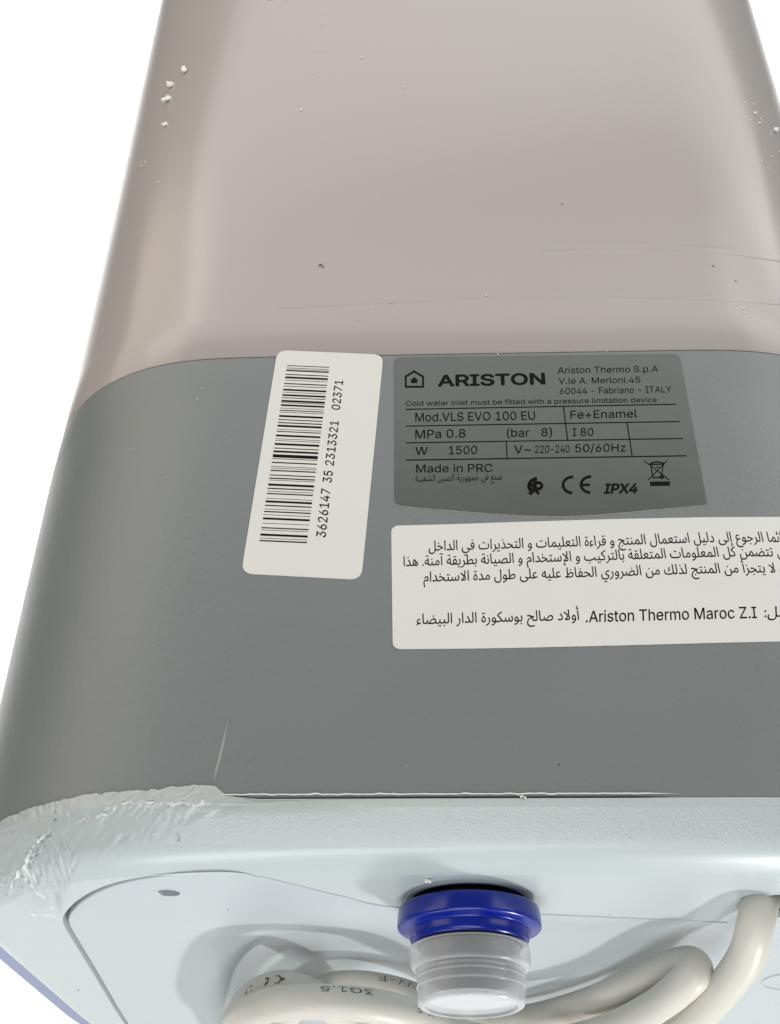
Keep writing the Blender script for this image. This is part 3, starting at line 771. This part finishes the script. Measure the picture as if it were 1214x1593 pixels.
for pts_ in ([(430, 474), (520, 470), (640, 464), (780, 456), (920, 455), (1060, 459), (1214, 468)], [(840, 384), (920, 381), (1000, 381), (1080, 385), (1150, 391), (1214, 400)]):
    tx_ = np.linspace(0, 1, 60); xs_ = np.interp(tx_, np.linspace(0, 1, len(pts_)), [p[0] for p in pts_]); ys_ = np.interp(tx_, np.linspace(0, 1, len(pts_)), [p[1] for p in pts_])
    v = []; f = []
    for i, (x, y) in enumerate(zip(xs_, ys_)):
        y += 1.5*noise.noise(Vector((x/90, y/90, 0))); e_ = math.sin(math.pi*i/59)**.7*(1+.5*noise.noise(Vector((x/60, 0, 4))))
        for k, hh in ((-1, -.0003), (-.35, .00010), (.35, .00010), (1, -.0003)):
            p = csurf(x, y+k*6); v.append((p[0], p[1]+.0003-(hh+.0001)*e_*.3, p[2]))
    for i in range(59):
        for k in range(3): f.append((i*4+k, i*4+k+1, i*4+k+5, i*4+k+4))
    link('film_crease', pydata('film_crease', v, f), m_case, heater, 80)
# pale chip hanging at the pipe hole
v = []; f = []
p = at(667, 1372, 2, ZB-.0015)
for k in range(5): blob(v, f, (p[0]+random.uniform(-1, 1)*.0012, p[1]+random.uniform(-1, 1)*.0008, p[2]+random.uniform(-1, 1)*.0007), random.uniform(.0005, .0009), k+50, .8)
o = link('foam_crumb', pydata('foam_crumb', v, f), m_foam, None, 60); o['label'] = 'tiny white chip caught on the rim above the blue ring'; o['category'] = 'foam crumb'; o['group'] = 'foam crumbs on the heater'
# burr nick on the lifted edge
v = []; f = []
p = at(814, 1241, 1, 0.)
for k in range(4): blob(v, f, (p[0]+random.uniform(-1, 1)*.0014, -.0006, .0608+random.uniform(-1, 1)*.0005), random.uniform(.0004, .0009), k+90, .7)
link('torn_nick', pydata('torn_nick', v, f), m_raw, heater, 60)

# ------------------------------------------------------------------ power cord
cord_r = .0096
path = [((1203, 1368), .050), ((1185, 1400), .026), ((1175, 1440), .012), ((1162, 1486), .002), ((1128, 1536), -.006), ((1080, 1585), -.010), ((1010, 1640), -.012), ((900, 1690), -.010), ((740, 1720), -.006),
        ((560, 1715), -.008), ((420, 1680), -.012), ((352, 1640), -.008), ((368, 1592), -.009), ((410, 1567), -.010), ((470, 1559), -.010), ((560, 1562), -.010), ((640, 1580), -.010), ((740, 1616), -.008), ((860, 1622), -.008),
        ((950, 1601), -.006), ((1020, 1566), -.004), ((1066, 1530), -.002), ((1083, 1508), .003), ((1068, 1499), .010), ((1028, 1512), .014), ((970, 1539), .015), ((900, 1566), .015), ((820, 1586), .015), ((740, 1590), .013), ((680, 1566), .010), ((610, 1543), .011),
        ((545, 1535), .012), ((490, 1545), .012), ((450, 1575), .012), ((430, 1630), .010), ((470, 1690), .006), ((560, 1690), .004), ((570, 1640), .004), ((530, 1580), .004), ((485, 1548), .004), ((432, 1536), .004), ((388, 1558), .003), ((366, 1602), .001), ((372, 1660), -.002), ((470, 1740), -.004), ((620, 1790), -.004)]
K = [Vector(at(x, y, 2, z+.007)) for (x, y), z in path]
def catmull(K, per=14):
    out = []
    for i in range(len(K)-1):
        p0, p1, p2, p3 = K[max(0, i-1)], K[i], K[i+1], K[min(len(K)-1, i+2)]
        for s_ in range(per):
            u = s_/per
            out.append(.5*((2*p1)+(-p0+p2)*u+(2*p0-5*p1+4*p2-p3)*u*u+(-p0+3*p1-3*p2+p3)*u**3))
    return out+[K[-1]]
Q = catmull(K)
for _ in range(6): Q = [Q[0]]+[(Q[i-1]+Q[i]*2+Q[i+1])/4 for i in range(1, len(Q)-1)]+[Q[-1]]
up = Vector((0, 0, -1)); v = []; f = []; nseg = 72; frames = []
for i, p in enumerate(Q):
    d = (Q[min(i+1, len(Q)-1)]-Q[max(i-1, 0)]).normalized()
    a = (up-d*up.dot(d)).normalized(); b_ = d.cross(a); up = a; frames.append((p, d, a, b_))
    for k in range(nseg):
        g_ = 2*math.pi*k/nseg; v.append(p+(a*math.cos(g_)+b_*math.sin(g_))*cord_r)
for i in range(len(Q)-1):
    for k in range(nseg): f.append((i*nseg+k, i*nseg+(k+1) % nseg, (i+1)*nseg+(k+1) % nseg, (i+1)*nseg+k))
cme = pydata('power_cord', v, f); fix_normals(cme)
cord = link('power_cord', cme, m_cord, None, 60); cord['label'] = 'thick off-white power cord coiled below the blue ring'; cord['category'] = 'power cord'

# print on the cord: lettering runs along the sheath, upside down as photographed
Qa = np.array(Q); cum = np.concatenate([[0], np.cumsum(np.linalg.norm(np.diff(Qa, axis=0), axis=1))])
def cord_text(body, i_start, i_end_hint, px0, hgt, flip, bold=.004, side_px=None):
    """starts at the stretch of cord nearest photo position px0, letters hgt metres tall"""
    seg = np.arange(i_start, i_end_hint); pp = px_of(Qa[seg]); i0 = seg[np.argmin(np.linalg.norm(pp-np.array(px0), axis=1))]
    vt, ft = text_mesh(body, bold); sc = hgt/CAPH; s0 = cum[i0]
    out = []
    for x, y, _ in vt:
        s_ = s0+flip*x*sc*1.75; i = int(np.clip(np.searchsorted(cum, s_)-1, 0, len(Q)-2)); u = (s_-cum[i])/(cum[i+1]-cum[i])
        p = Q[i].lerp(Q[i+1], u); d = (Q[i+1]-Q[i]).normalized()
        view = (Vector(CC)-p); n0 = (view-d*view.dot(d)).normalized(); tng = d.cross(n0)
        if tng.dot(Vector((0, -1, 0))) < 0: tng = -tng
        ang = (side_px or 0)+(-y*sc+hgt*.5)/cord_r
        out.append(p+(n0*math.cos(ang)+tng*math.sin(ang))*(cord_r+.00014))
    return out, ft
I = Ink()
def idx_near(px, lo, hi):
    seg = np.arange(lo, hi); pp = px_of(Qa[seg]); return int(seg[np.argmin(np.linalg.norm(pp-np.array(px), axis=1))])
per = 14
sS = (12*per, 18*per); sP = (27*per, 34*per); sQ = (38*per, 43*per)
for body, rng, px0, flip, side in [('H05VV-F', sP, (662, 1560), 1, .75), ('V-F', sS, (650, 1590), -1, .5), ('3G1.5', sS, (574, 1566), -1, .8), ('((', sQ, (442, 1535), 1, .45), ('LF', sQ, (415, 1543), 1, .45)]:
    vv, ff = cord_text(body, rng[0], rng[1], px0, .0040, flip, side_px=side); link('sheath_print', pydata('sheath_print', vv, ff), m_print, cord)

# ------------------------------------------------------------------ white backdrop behind the heater
n = 2
bd = pydata('backdrop', [(-4, 2.3, -2.5), (4, 2.3, -2.5), (4, 2.34, -2.5), (-4, 2.34, -2.5), (-4, 2.3, 6.5), (4, 2.3, 6.5), (4, 2.34, 6.5), (-4, 2.34, 6.5)],
            [(0, 1, 5, 4), (1, 2, 6, 5), (2, 3, 7, 6), (3, 0, 4, 7), (4, 5, 6, 7), (3, 2, 1, 0)])
o = link('backdrop', bd, m_back); o['kind'] = 'structure'; o['label'] = 'plain white backdrop behind the heater'
